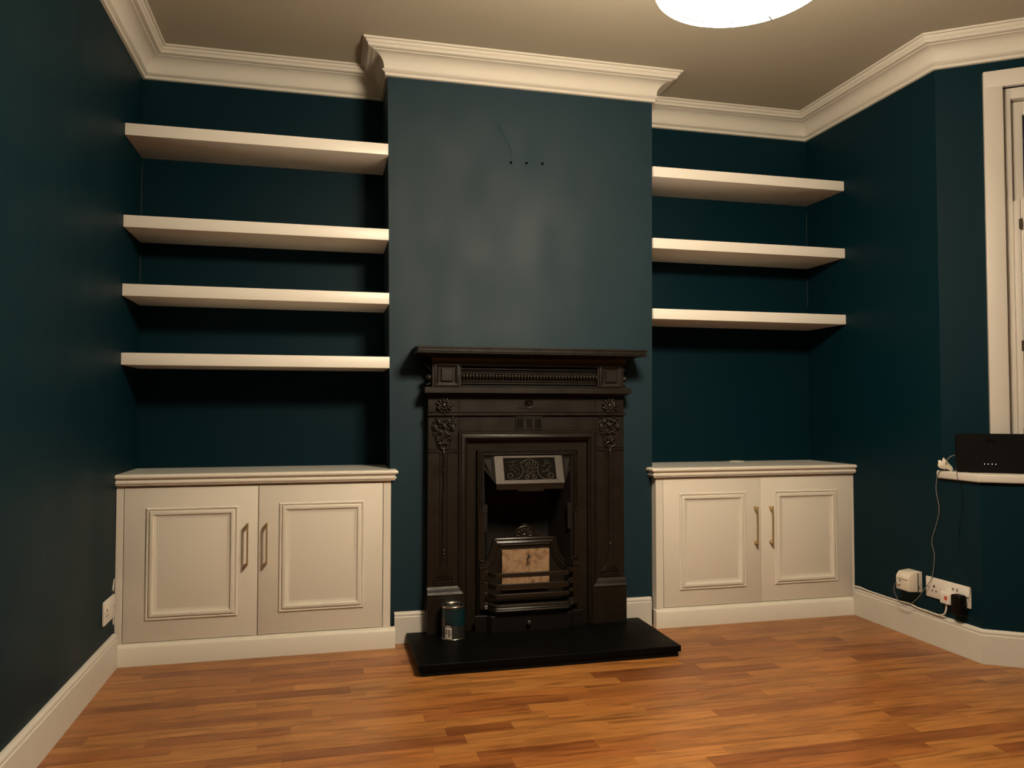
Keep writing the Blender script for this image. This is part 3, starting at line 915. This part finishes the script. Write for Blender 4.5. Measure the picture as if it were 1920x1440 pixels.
# canopy hood with relief panel
HT, HB = .8165, .6945
YT, YBm = -.004, -.052
def hood(u, v, lift=0):
    """u -1..1 across, v 0 top .. 1 bottom on the sloping face."""
    n_ = Vector((0, -(HT - HB), YT - YBm)).normalized()
    p = Vector((FX + u * .1595, YT + (YBm - YT) * v, HT + (HB - HT) * v))
    return p + Vector((0, n_.y, abs(n_.z))) * lift
mb = MB()
def hbox(mb, u0, u1, v0, v1, l0, l1):
    mb.hexa([hood(u0, v1, l0), hood(u1, v1, l0), hood(u1, v0, l0), hood(u0, v0, l0)], [hood(u0, v1, l1), hood(u1, v1, l1), hood(u1, v0, l1), hood(u0, v0, l1)])
hbox(mb, -1, -.745, 0, 1, -.006, .004); hbox(mb, .775, 1, 0, 1, -.006, .004)
hbox(mb, -.745, .775, 0, .075, -.006, .004); hbox(mb, -.745, .775, .865, 1, -.006, .004)
hd = mb.build('hood_plate', M_polish, fp, bevel=.0006, seg=1); hd['label'] = 'worn grey metal hood plate'
mb = MB(); hbox(mb, -.75, .78, .07, .87, -.006, -.001); mb.build('hood_ground', M_polish_dark, hd)
def hz(X, Y):
    Yp = Y + (X - 335) * 20 / 1130
    Xp = X - 52 * (Yp - 145) / 460
    return ((Xp - 900) / 565, (Yp - 145) / 460)
def htube(mb, pts, r, lift=.0025, n_=4, curve=True):
    q = [hood(*hz(a, b), lift) for a, b in pts]
    mb.tube(cr(q, n_) if curve else q, r, 7)
mb = MB()
L_ = [(915, 178), (770, 278)]; htube(mb, L_, .0026, curve=False)
htube(mb, [(770, 278), (806, 335), (822, 400), (800, 460), (740, 512), (650, 525), (590, 503), (572, 460), (600, 435), (640, 440), (658, 470), (635, 492), (615, 475)], .0023)
R_ = [(915, 178), (1075, 285)]; htube(mb, R_, .0026, curve=False)
htube(mb, [(1075, 285), (1060, 345), (1070, 415), (1100, 470), (1170, 515), (1260, 520), (1315, 495), (1328, 455), (1295, 428), (1250, 435), (1237, 465), (1260, 487), (1282, 470)], .0023)
htube(mb, [(868, 188), (752, 268)], .0018, curve=False); htube(mb, [(962, 185), (1092, 262)], .0018, curve=False)
for c, sg in ((885, -1), (1015, 1)):
    pts = []
    for k in range(15):
        a = math.pi * .5 + sg * k * .62
        r_ = 44 - 2.1 * k
        pts.append((c + r_ * math.cos(a), 482 - r_ * math.sin(a)))
    htube(mb, pts, .0021)
htube(mb, [(905, 360), (918, 340), (938, 335), (958, 345), (962, 368)], .0022)
for a, b, r_ in ((842, 262, .0032), (880, 238, .003), (922, 212, .0034), (985, 238, .003), (1038, 265, .0032), (826, 325, .0028), (1046, 330, .0028)):
    q0 = (936 + (a - 936) * .32, 368 + (b - 368) * .32)
    p0, p1 = hood(*hz(*q0), .001), hood(*hz(a, b), .0025)
    mb.tube([p0, (p0 + p1) / 2, p1], [.0012, r_ * .8, r_], 7)
for pts in ([(835, 395), (880, 378), (925, 400), (945, 450)], [(1050, 395), (1000, 380), (960, 400), (945, 450)], [(855, 415), (890, 400), (915, 425)], [(1030, 415), (1000, 402), (975, 425)]):
    htube(mb, pts, .0016)
mb.build('hood_scrolls', M_polish, hd, smooth=True, angle=180)
mb = MB()
for pts in ([(540, 235), (590, 250), (640, 240), (690, 225)], [(570, 290), (620, 300), (670, 280), (730, 300)], [(640, 265), (660, 230), (720, 215)], [(590, 370), (640, 360), (690, 400), (710, 440)],
            [(700, 345), (740, 360), (770, 400)], [(580, 320), (640, 325), (700, 318)], [(1110, 290), (1170, 300), (1190, 250), (1240, 215)], [(1150, 200), (1190, 215), (1215, 240)],
            [(1130, 350), (1170, 400), (1230, 360), (1290, 290)], [(1200, 270), (1260, 250), (1290, 270)], [(1130, 410), (1190, 390), (1260, 385)], [(720, 470), (750, 440), (770, 420)]):
    htube(mb, pts, .0019, .001)
for a, b in ((640, 262), (748, 262), (1125, 352), (1188, 212), (700, 470), (850, 410)):
    mb.ball(hood(*hz(a, b), .003), .0022, .0022, .0022, nu=7, nv=5)
mb.build('hood_foliage', M_leaf, hd, smooth=True, angle=180)
mb = MB()
mb.hexa([(FX - .157, -.050, HB - .026), (FX + .157, -.050, HB - .026), (FX + .157, -.010, HB - .026), (FX - .157, -.010, HB - .026)],
        [(FX - .1595, -.053, HB), (FX + .1595, -.053, HB), (FX + .1595, -.004, HB), (FX - .1595, -.004, HB)])
mb.box(FX - .058, FX + .062, -.051, -.02, HB - .034, HB - .018)
mb.build('hood_lip', M_iron, fp, bevel=.001, seg=1)
for s in (-1, 1):
    mb = MB()
    a = Vector((FX + s * .2085, .004, HT)); b = Vector((FX + s * .2085, .004, HT - .050)); c = hood(s, 1); d = hood(s, 0)
    back = Vector((0, .006, 0))
    mb.hexa([a, b, c, d], [a + back, b + back, c + back, d + back])
    mb.build('hood_wing', M_soot, fp)

# ash-pan cover
ap = thing('ash_pan_cover', (FX, -.09, HZ), 'black iron ash-pan cover with a chrome knob, standing on the hearth', 'ash pan')
h = [(.250, -.082), (.200, -.086), (.183, -.108), (.168, -.110)]
pth = [(FX - a, b) for a, b in h] + [(FX + a, b) for a, b in h[::-1]]
mb = MB().sweep(pth, [(0, HZ), (.0, .1145), (-.0015, .1165), (-.006, .1170), (-.009, .1165), (-.009, HZ)], 1)
mb.build('cover_plate', M_iron_dark, ap, smooth=True, angle=30)
mb = MB().lathe([(.004, 0), (.004, -.006), (.0075, -.009), (.0105, -.015), (.0085, -.021), (.004, -.0235), (0, -.024)], (FX - .016, -.110, .0855), 'y', 18)
o = mb.build('knob', M_chrome, ap, smooth=True); o['label'] = 'chrome knob'

# ------------------------------------------------------------------ paint tin
tx, ty, tr, th = .2825, -.131, .0515, .143
tin = thing('paint_tin', (tx, ty, HZ), 'small dark teal paint tin with white barcode sticker on the hearth', 'paint tin')
MB().lathe([(tr - .002, 0), (tr, .001), (tr + .001, .003), (tr, .006), (tr - .0015, .008), (tr - .0015, th - .008), (tr - .003, th - .006)], (tx, ty, HZ), 'z', 40).build('tin_body', M_tin_dark, tin, smooth=True, angle=40)
def wrap(a0, a1, z0, z1, r, curve=None, n_=14):
    """Curved patch on the tin's side; angles measured from the camera-facing direction (-y)."""
    vs = []
    for i in range(n_ + 1):
        a = a0 + (a1 - a0) * i / n_
        lo, hi = z0, z1
        if curve: lo, hi = curve(i / n_)
        for z, rr in ((lo, r), (hi, r), (hi, r - .0006), (lo, r - .0006)):
            vs.append((tx + rr * math.sin(a), ty - rr * math.cos(a), HZ + z))
    f = []
    for i in range(n_):
        for k in range(4):
            f.append((i * 4 + k, i * 4 + (k + 1) % 4, (i + 1) * 4 + (k + 1) % 4, (i + 1) * 4 + k))
    f += [(0, 1, 2, 3), (n_ * 4 + 3, n_ * 4 + 2, n_ * 4 + 1, n_ * 4)]
    return MB().add(vs, f)
wrap(-1.25, 1.55, .062, th - .012, tr - .0009, lambda t: (.092 - .034 * min(1, t * 2.2), th - .012)).build('teal_paint_band', M_tin_teal, tin, smooth=True, angle=40)
wrap(-1.45, -.98, .050, .088, tr - .0009).build('side_print', M_tin_rust, tin, smooth=True, angle=40)
st = wrap(-.88, -.28, .006, .054, tr - .0004); st = st.build('sticker', M_sticker, tin, smooth=True, angle=40); st['label'] = 'white barcode sticker'
for k in range(5):
    a = -.60 + k * .055
    wrap(a, a + (.022 if k % 2 else .035), .012 if k < 3 else .016, .046, tr + .0001, n_=2).build('barcode_line', M_ink, st)
wrap(-.80, -.70, .024, .047, tr + .0001, n_=2).build('barcode_line', M_ink, st)
wrap(-.82, -.40, .0575, .0605, tr - .0006, n_=6).build('print_line', M_sticker, tin)
wrap(.02, .065, .010, .060, tr - .0006, n_=3).build('seam', M_tin_metal, tin)
MB().lathe([(tr - .006, th - .010), (tr - .0005, th - .009), (tr + .0005, th - .005), (tr - .001, th - .0015), (tr - .005, th), (tr - .009, th - .002), (tr - .0105, th - .006), (tr - .020, th - .006), (0, th - .0055)], (tx, ty, HZ), 'z', 40).build('lid', M_tin_metal, tin, smooth=True, angle=60)
MB().lathe([(tr - .003, 0), (tr + .0015, 0), (tr + .0022, .002), (tr + .0008, .0045), (tr - .003, .005)], (tx, ty, HZ + .0003), 'z', 40).build('bottom_rim', M_tin_metal, tin, smooth=True, angle=60)

# ------------------------------------------------------------------ pendant ceiling lamp
lx, ly, lz = LAMP_POS
lp = thing('pendant_lamp', (lx, ly, ZC), 'large round glowing white pendant lamp hanging from the ceiling', 'lamp')
MB().lathe([(LAMP_R - .012, 0), (LAMP_R, .001), (LAMP_R + .003, .012), (LAMP_R, .10), (LAMP_R - .02, .115)], (lx, ly, lz), 'z', 72).build('lamp_shade', M_glow, lp, smooth=True)
MB().lathe([(LAMP_R - .026, .0015), (LAMP_R - .0125, .0), (LAMP_R - .0135, .004), (LAMP_R - .026, .0045)], (lx, ly, lz), 'z', 72, close=True).build('shade_rim', M_glow_below, lp, smooth=True)
MB().lathe([(LAMP_R - .0275, -.0025), (LAMP_R - .0257, -.0025), (LAMP_R - .0257, .006), (LAMP_R - .0275, .006)], (lx, ly, lz), 'z', 72, close=True).build('diffuser_joint', M_groove, lp)
MB().lathe([(LAMP_R - .028, .004), (LAMP_R - .06, -.001), (.08, -.006), (0, -.007)], (lx, ly, lz), 'z', 72).build('diffuser', M_glow_below, lp, smooth=True)
MB().lathe([(LAMP_R + .003, .0105), (LAMP_R + .0050, .0105), (LAMP_R + .0050, .0145), (LAMP_R + .003, .0145)], (lx, ly, lz), 'z', 72, close=True).build('brass_ring', M_brass, lp, smooth=True)
MB().lathe([(0, .117), (LAMP_R - .018, .115), (LAMP_R - .018, .118), (0, .122)], (lx, ly, lz), 'z', 48, close=False).build('shade_top', M_white, lp, smooth=True)
a = math.radians(38)
MB().tube([(lx + (LAMP_R - .005) * math.cos(a), ly + (LAMP_R - .005) * math.sin(a), lz - .0008), (lx + (LAMP_R - .022) * math.cos(a), ly + (LAMP_R - .022) * math.sin(a), lz - .0018)], .0022, 8).build('shade_clip', M_void, lp)
MB().tube([(lx, ly, lz + .118), (lx, ly, ZC - .02)], .006, 10).build('rod', M_brass, lp)
MB().lathe([(.008, -.045), (.03, -.035), (.055, -.012), (.058, 0)], (lx, ly, ZC), 'z', 32).build('ceiling_rose', M_white, lp, smooth=True)

# added spot with no visible fitting, tilted below the diffuser to brighten the floor
bl = bpy.data.lights.new('pool_spot', 'SPOT')
bl.energy = POOL_POWER; bl.color = LAMP_COLOR; bl.shadow_soft_size = .03
bl.spot_size = math.radians(85); bl.spot_blend = .10
bo = bpy.data.objects.new('pool_spot', bl); COL.objects.link(bo)
bo.parent = lp
bo.location = Vector((lx, ly, lz - .012)) - lp.location
bo.rotation_euler = Vector((-.385, -1.03, -2.06)).to_track_quat('-Z', 'Y').to_euler()

# ------------------------------------------------------------------ sockets, plugs and cables
def socket(name, label, cat, wall_x, nx_, ys, z0, z1, outlets):
    """Wall plate on a wall whose inward normal is nx_ along x."""
    ya, yb = ys
    root = thing(name, (wall_x, (ya + yb) / 2, z0), label, cat)
    x0, x1 = sorted((wall_x + nx_ * .0008, wall_x + nx_ * .0095))
    pl = MB().box(x0, x1, ya, yb, z0, z1).build('face_plate', M_plastic, root, bevel=.003, seg=2)
    fx = wall_x + nx_ * .0098
    def mark(y0, y1, za, zb, m=M_slot, nm='slot', d=.0006):
        a, b = sorted((fx - nx_ * .001, fx + nx_ * d))
        return MB().box(a, b, y0, y1, za, zb).build(nm, m, root)
    for oy in outlets:
        zc = z0 + (z1 - z0) * .45
        mark(oy - .0035, oy + .0035, zc + .006, zc + .017)
        mark(oy - .014, oy - .008, zc - .012, zc - .006)
        mark(oy + .008, oy + .014, zc - .012, zc - .006)
        mark(oy + .024, oy + .036, zc + .006, zc + .028, M_plastic, 'rocker_switch', .004)
    for sy in (ya + .012, yb - .012):
        MB().lathe([(.0035, 0), (.0035, nx_ * .0012), (.0, nx_ * .0014)], (fx - nx_ * .0002, sy, (z0 + z1) / 2), 'x', 12).build('screw', M_tin_metal, root)
    return root
socket('wall_socket', 'white double socket plate low on the left wall beside the cupboard', 'socket', XL, 1, (-.238, -.085), .2065, .297, (-.200,))
socket('wall_socket', 'wide white multi-socket plate on the right wall holding two plugs', 'socket', XR, -1, (-.780, -.5365), .2035, .2915, (-.585,))
# small printed symbols on the plate
sk = [o for o in bpy.data.objects if o.name.startswith('wall_socket') and o.location.x > 0][0]
for yy in (-.690, -.712):
    for zz in (.262, .269):
        MB().box(XR - .0104, XR - .0094, yy - .005, yy + .005, zz - .0016, zz + .0016).build('usb_port', M_slot, sk)
# loose flecks of white paint on the left wall by the cupboard edge
for nm, poly in (('paint_smear', [(-.070, .300), (-.078, .318), (-.092, .310), (-.085, .322), (-.074, .345), (-.062, .352)]), ('paint_smear', [(-.068, .168), (-.075, .178), (-.070, .205), (-.062, .207), (-.061, .170)])):
    MB().prism(poly, XL, XL + .0012, 'x').build(nm, M_white, wl)

pw = thing('plug', (XR, -.667, .21), 'white mains plug with red fuse label in the middle of the wide socket', 'plug')
MB().hexa([(XR - .010, -0.701, .1985), (XR - .010, -0.643, .1985), (XR - .040, -0.649, .2005), (XR - .040, -0.695, .2005)],
          [(XR - .010, -0.701, .252), (XR - .010, -0.643, .252), (XR - .040, -0.649, .250), (XR - .040, -0.695, .250)]).build('plug_body', M_plastic, pw, bevel=.005, seg=3)
MB().box(XR - .0412, XR - .0395, -0.690, -0.676, .220, .236).build('fuse_label', M_red, pw)['label'] = 'small red fuse label'
ad = thing('power_adaptor', (XR, -.74, .17), 'bulky black power adaptor plugged into the right of the wide socket', 'plug')
MB().box(XR - .052, XR - .0105, -.768, -.718, .172, .256).build('adaptor_body', M_black_plastic, ad, bevel=.009, seg=3)
MB().box(XR - .054, XR - .0515, -.761, -.725, .180, .248).build('adaptor_face', M_black_plastic, ad, bevel=.004, seg=2)
# telephone box
tb_ = thing('telephone_box', (XR, -.465, .21), 'boxy cream telephone socket above the skirting on the right wall', 'phone socket')
x0 = XR - .0705
MB().prism([(XR - .001, .2105), (x0, .2155), (x0, .272), (x0 + .003, .279), (x0 + .012, .291), (x0 + .019, .2955), (XR - .001, .301)], -.507, -.425, 'y').build('socket_housing', M_plastic_warm, tb_, bevel=.0015, seg=2)
MB().box(XR - .026, XR - .022, -.5085, -.507, .212, .296).build('housing_joint', M_gap, tb_)
MB().box(XR - .0225, XR - .0195, -.5088, -.507, .222, .240).build('release_slot', M_slot, tb_)
MB().box(x0 - .0006, x0 + .001, -.497, -.437, .262, .2645).build('label_ridge', M_gap, tb_)
MB().box(x0 - .0006, x0 + .001, -.456, -.443, .243, .256).build('phone_port', M_slot, tb_)
for za in (.226, .246):
    MB().box(x0 - .0006, x0 + .001, -.492, -.476, za, za + .008).build('blank_port', M_plastic_warm, tb_, bevel=.0003, seg=1)
MB().box(x0 - .010, x0 + .001, -.455, -.444, .240, .252).build('phone_plug', M_plastic, tb_)

def cable(name, pts, r, m, label, n=6, cat='cable'):
    return tag(MB().tube(cr(pts, n), r, 8).build(name, m, smooth=True, angle=80), label, cat)
cable('phone_cable', [(2.373, -.735, 0.8045), (2.350, -.715, 0.8325), (2.322, -.705, 0.8275), (2.313, -.690, 0.8045), (2.330, -.675, 0.7805), (2.338, -.662, 0.7685), (2.325, -.650, 0.7670), (2.3215, -.640, 0.7545), (2.320, -.630, .728), (2.322, -.622, .676), (2.328, -.631, .596),
                      (2.328, -.611, .524), (2.328, -.585, .451), (2.330, -.596, .394), (2.328, -.588, .312), (2.322, -.575, .272), (2.312, -.545, .226), (2.300, -.524, .188), (2.296, -.469, .145), (2.288, -.430, .152), (2.270, -.418, .200), (2.262, -.432, .236), (2.267, -.449, .247)],
      .0017, M_grey_cable, 'thin grey telephone cable dropping from window sill to telephone box')
cable('coiled_cable_end', [(2.352, -.700, 0.8225), (2.362, -.705, 0.8125), (2.376, -.706, 0.7895), (2.376, -.706, 0.7745), (2.366, -.704, 0.7680), (2.345, -.700, 0.7670), (2.33, -.69, 0.7668)], .0020, M_grey_cable, 'short grey cable loop curling on the window sill beside the router')
cable('power_cable', [(2.3255, -.070, .1440), (2.329, -.110, .1455), (2.331, -.160, .1412), (2.333, -.219, .1400), (2.333, -.362, .1400), (2.329, -.440, .1455), (2.326, -.500, .1400), (2.325, -.560, .1402), (2.322, -.625, .1402), (2.318, -.660, .155), (2.319, -.670, .180), (2.3195, -.671, .199)],
      .0038, M_white_cable, 'white power cable lying along the skirting from cupboard to plug')
cable('router_lead', [(2.36, -.745, 0.7670), (2.335, -.735, 0.7670), (2.3215, -.738, 0.7595), (2.3205, -.742, .740), (2.335, -.748, .700), (2.340, -.746, .621), (2.341, -.722, .506), (2.341, -.724, .417), (2.340, -.745, .365), (2.338, -.775, .317), (2.330, -.786, .285), (2.322, -.783, .235), (2.312, -.776, .190), (2.300, -.743, .165), (2.312, -.743, .171)],
      .0009, M_black_cable, 'thin black lead hanging from window sill to the black adaptor')

# crumpled white wrapping on the sill
rg = random.Random(3)
mb = MB()
def shard(pts, fold):
    n_ = len(pts)
    c = Vector((sum(p[0] for p in pts) / n_, sum(p[1] for p in pts) / n_, sum(p[2] for p in pts) / n_)) + Vector(fold)
    v = [Vector(p) for p in pts]
    th = Vector((.0015, .0012, 0))
    mb.add(v + [c] + [p + th for p in v] + [c + th], [(i, (i + 1) % n_, n_) for i in range(n_)] + [(n_ + 1 + (i + 1) % n_, n_ + 1 + i, 2 * n_ + 1) for i in range(n_)] + [(i, (i + 1) % n_, n_ + 1 + (i + 1) % n_, n_ + 1 + i) for i in range(n_)])
shard([(2.3160, -.672, 0.8225), (2.3255, -.680, 0.8095), (2.3430, -.694, 0.7795), (2.3440, -.694, 0.7715), (2.3380, -.690, 0.7660), (2.3260, -.678, 0.7735), (2.3140, -.668, 0.7905), (2.3120, -.668, 0.8065)], (-.004, -.008, .004))
shard([(2.3110, -.662, 0.8105), (2.3035, -.656, 0.8095), (2.3045, -.656, 0.7965), (2.3030, -.655, 0.7875), (2.3060, -.658, 0.7785), (2.3150, -.665, 0.7735), (2.3260, -.674, 0.7705), (2.3220, -.672, 0.7845), (2.3150, -.667, 0.7995)], (-.003, -.006, 0))
shard([(2.3330, -.686, 0.7660), (2.3420, -.694, 0.7650), (2.3360, -.700, 0.7648), (2.3290, -.696, 0.7648), (2.3260, -.688, 0.7651)], (0, 0, .004))
tag(mb.build('crumpled_wrapping', M_film), 'small crumpled white wrapping on the end of the window sill', 'wrapping')

# ------------------------------------------------------------------ router on the sill
rt = thing('router', (*bay(.19, .08), SILL), 'flat black router standing on the sill, four white status lights', 'router')
def rb(mb, t0, t1, o0, o1, z0, z1): return bxw(mb, t0, t1, o0, o1, z0, z1)
poly = []
t0, t1, z0, z1 = .041, .343, SILL + .004, SILL + .163
mb = MB()
def rr(t0, t1, z0, z1, r, n_=5):
    P = []
    for cx, cz, a0 in ((t1 - r, z1 - r, 0), (t0 + r, z1 - r, 90), (t0 + r, z0 + r, 180), (t1 - r, z0 + r, 270)):
        for k in range(n_ + 1):
            a = math.radians(a0 + 90 * k / n_); P.append((cx + r * math.cos(a), cz + r * math.sin(a)))
    return P
P = rr(t0, t1, z0, z1, .011)
n_ = len(P)
v = [(*bay(a, .092), c) for a, c in P] + [(*bay(a, .064), c) for a, c in P]
mb.add(v, [tuple(range(n_)), tuple(range(n_, 2 * n_))[::-1]] + [(i, (i + 1) % n_, n_ + (i + 1) % n_, n_ + i) for i in range(n_)])
mb.build('router_case', M_black_plastic, rt, bevel=.0015, seg=1)
mb = MB(); rb(mb, .09, .30, .052, .098, SILL + .0005, SILL + .0055); mb.build('router_foot', M_black_plastic, rt)
for t in (.144, .1575, .1713, .1845):
    x, y_ = bay(t, .0921)
    MB().ball((x, y_, SILL + .037), .0008, .0008, .0008, nu=8, nv=6).build('status_light', M_led, rt)
cu = bpy.data.curves.new('logo', 'FONT'); cu.body = 'sky'; cu.size = .026; cu.extrude = .0004; cu.align_x = 'CENTER'
to = bpy.data.objects.new('router_logo_text', cu); COL.objects.link(to)
dg = bpy.context.evaluated_depsgraph_get()
me = bpy.data.meshes.new_from_object(to.evaluated_get(dg))
bpy.data.objects.remove(to)
x, y_ = bay(.166, .0922)
R = Matrix(((BD.x, 0, BN.x), (BD.y, 0, BN.y), (0, 1, 0))).to_4x4()
me.transform(Matrix.Translation(Vector((x, y_, SILL + .1255)) - rt.location) @ R)
me.materials.clear(); me.materials.append(M_black_gloss)
lo = bpy.data.objects.new('router_logo', me); COL.objects.link(lo); lo.parent = rt
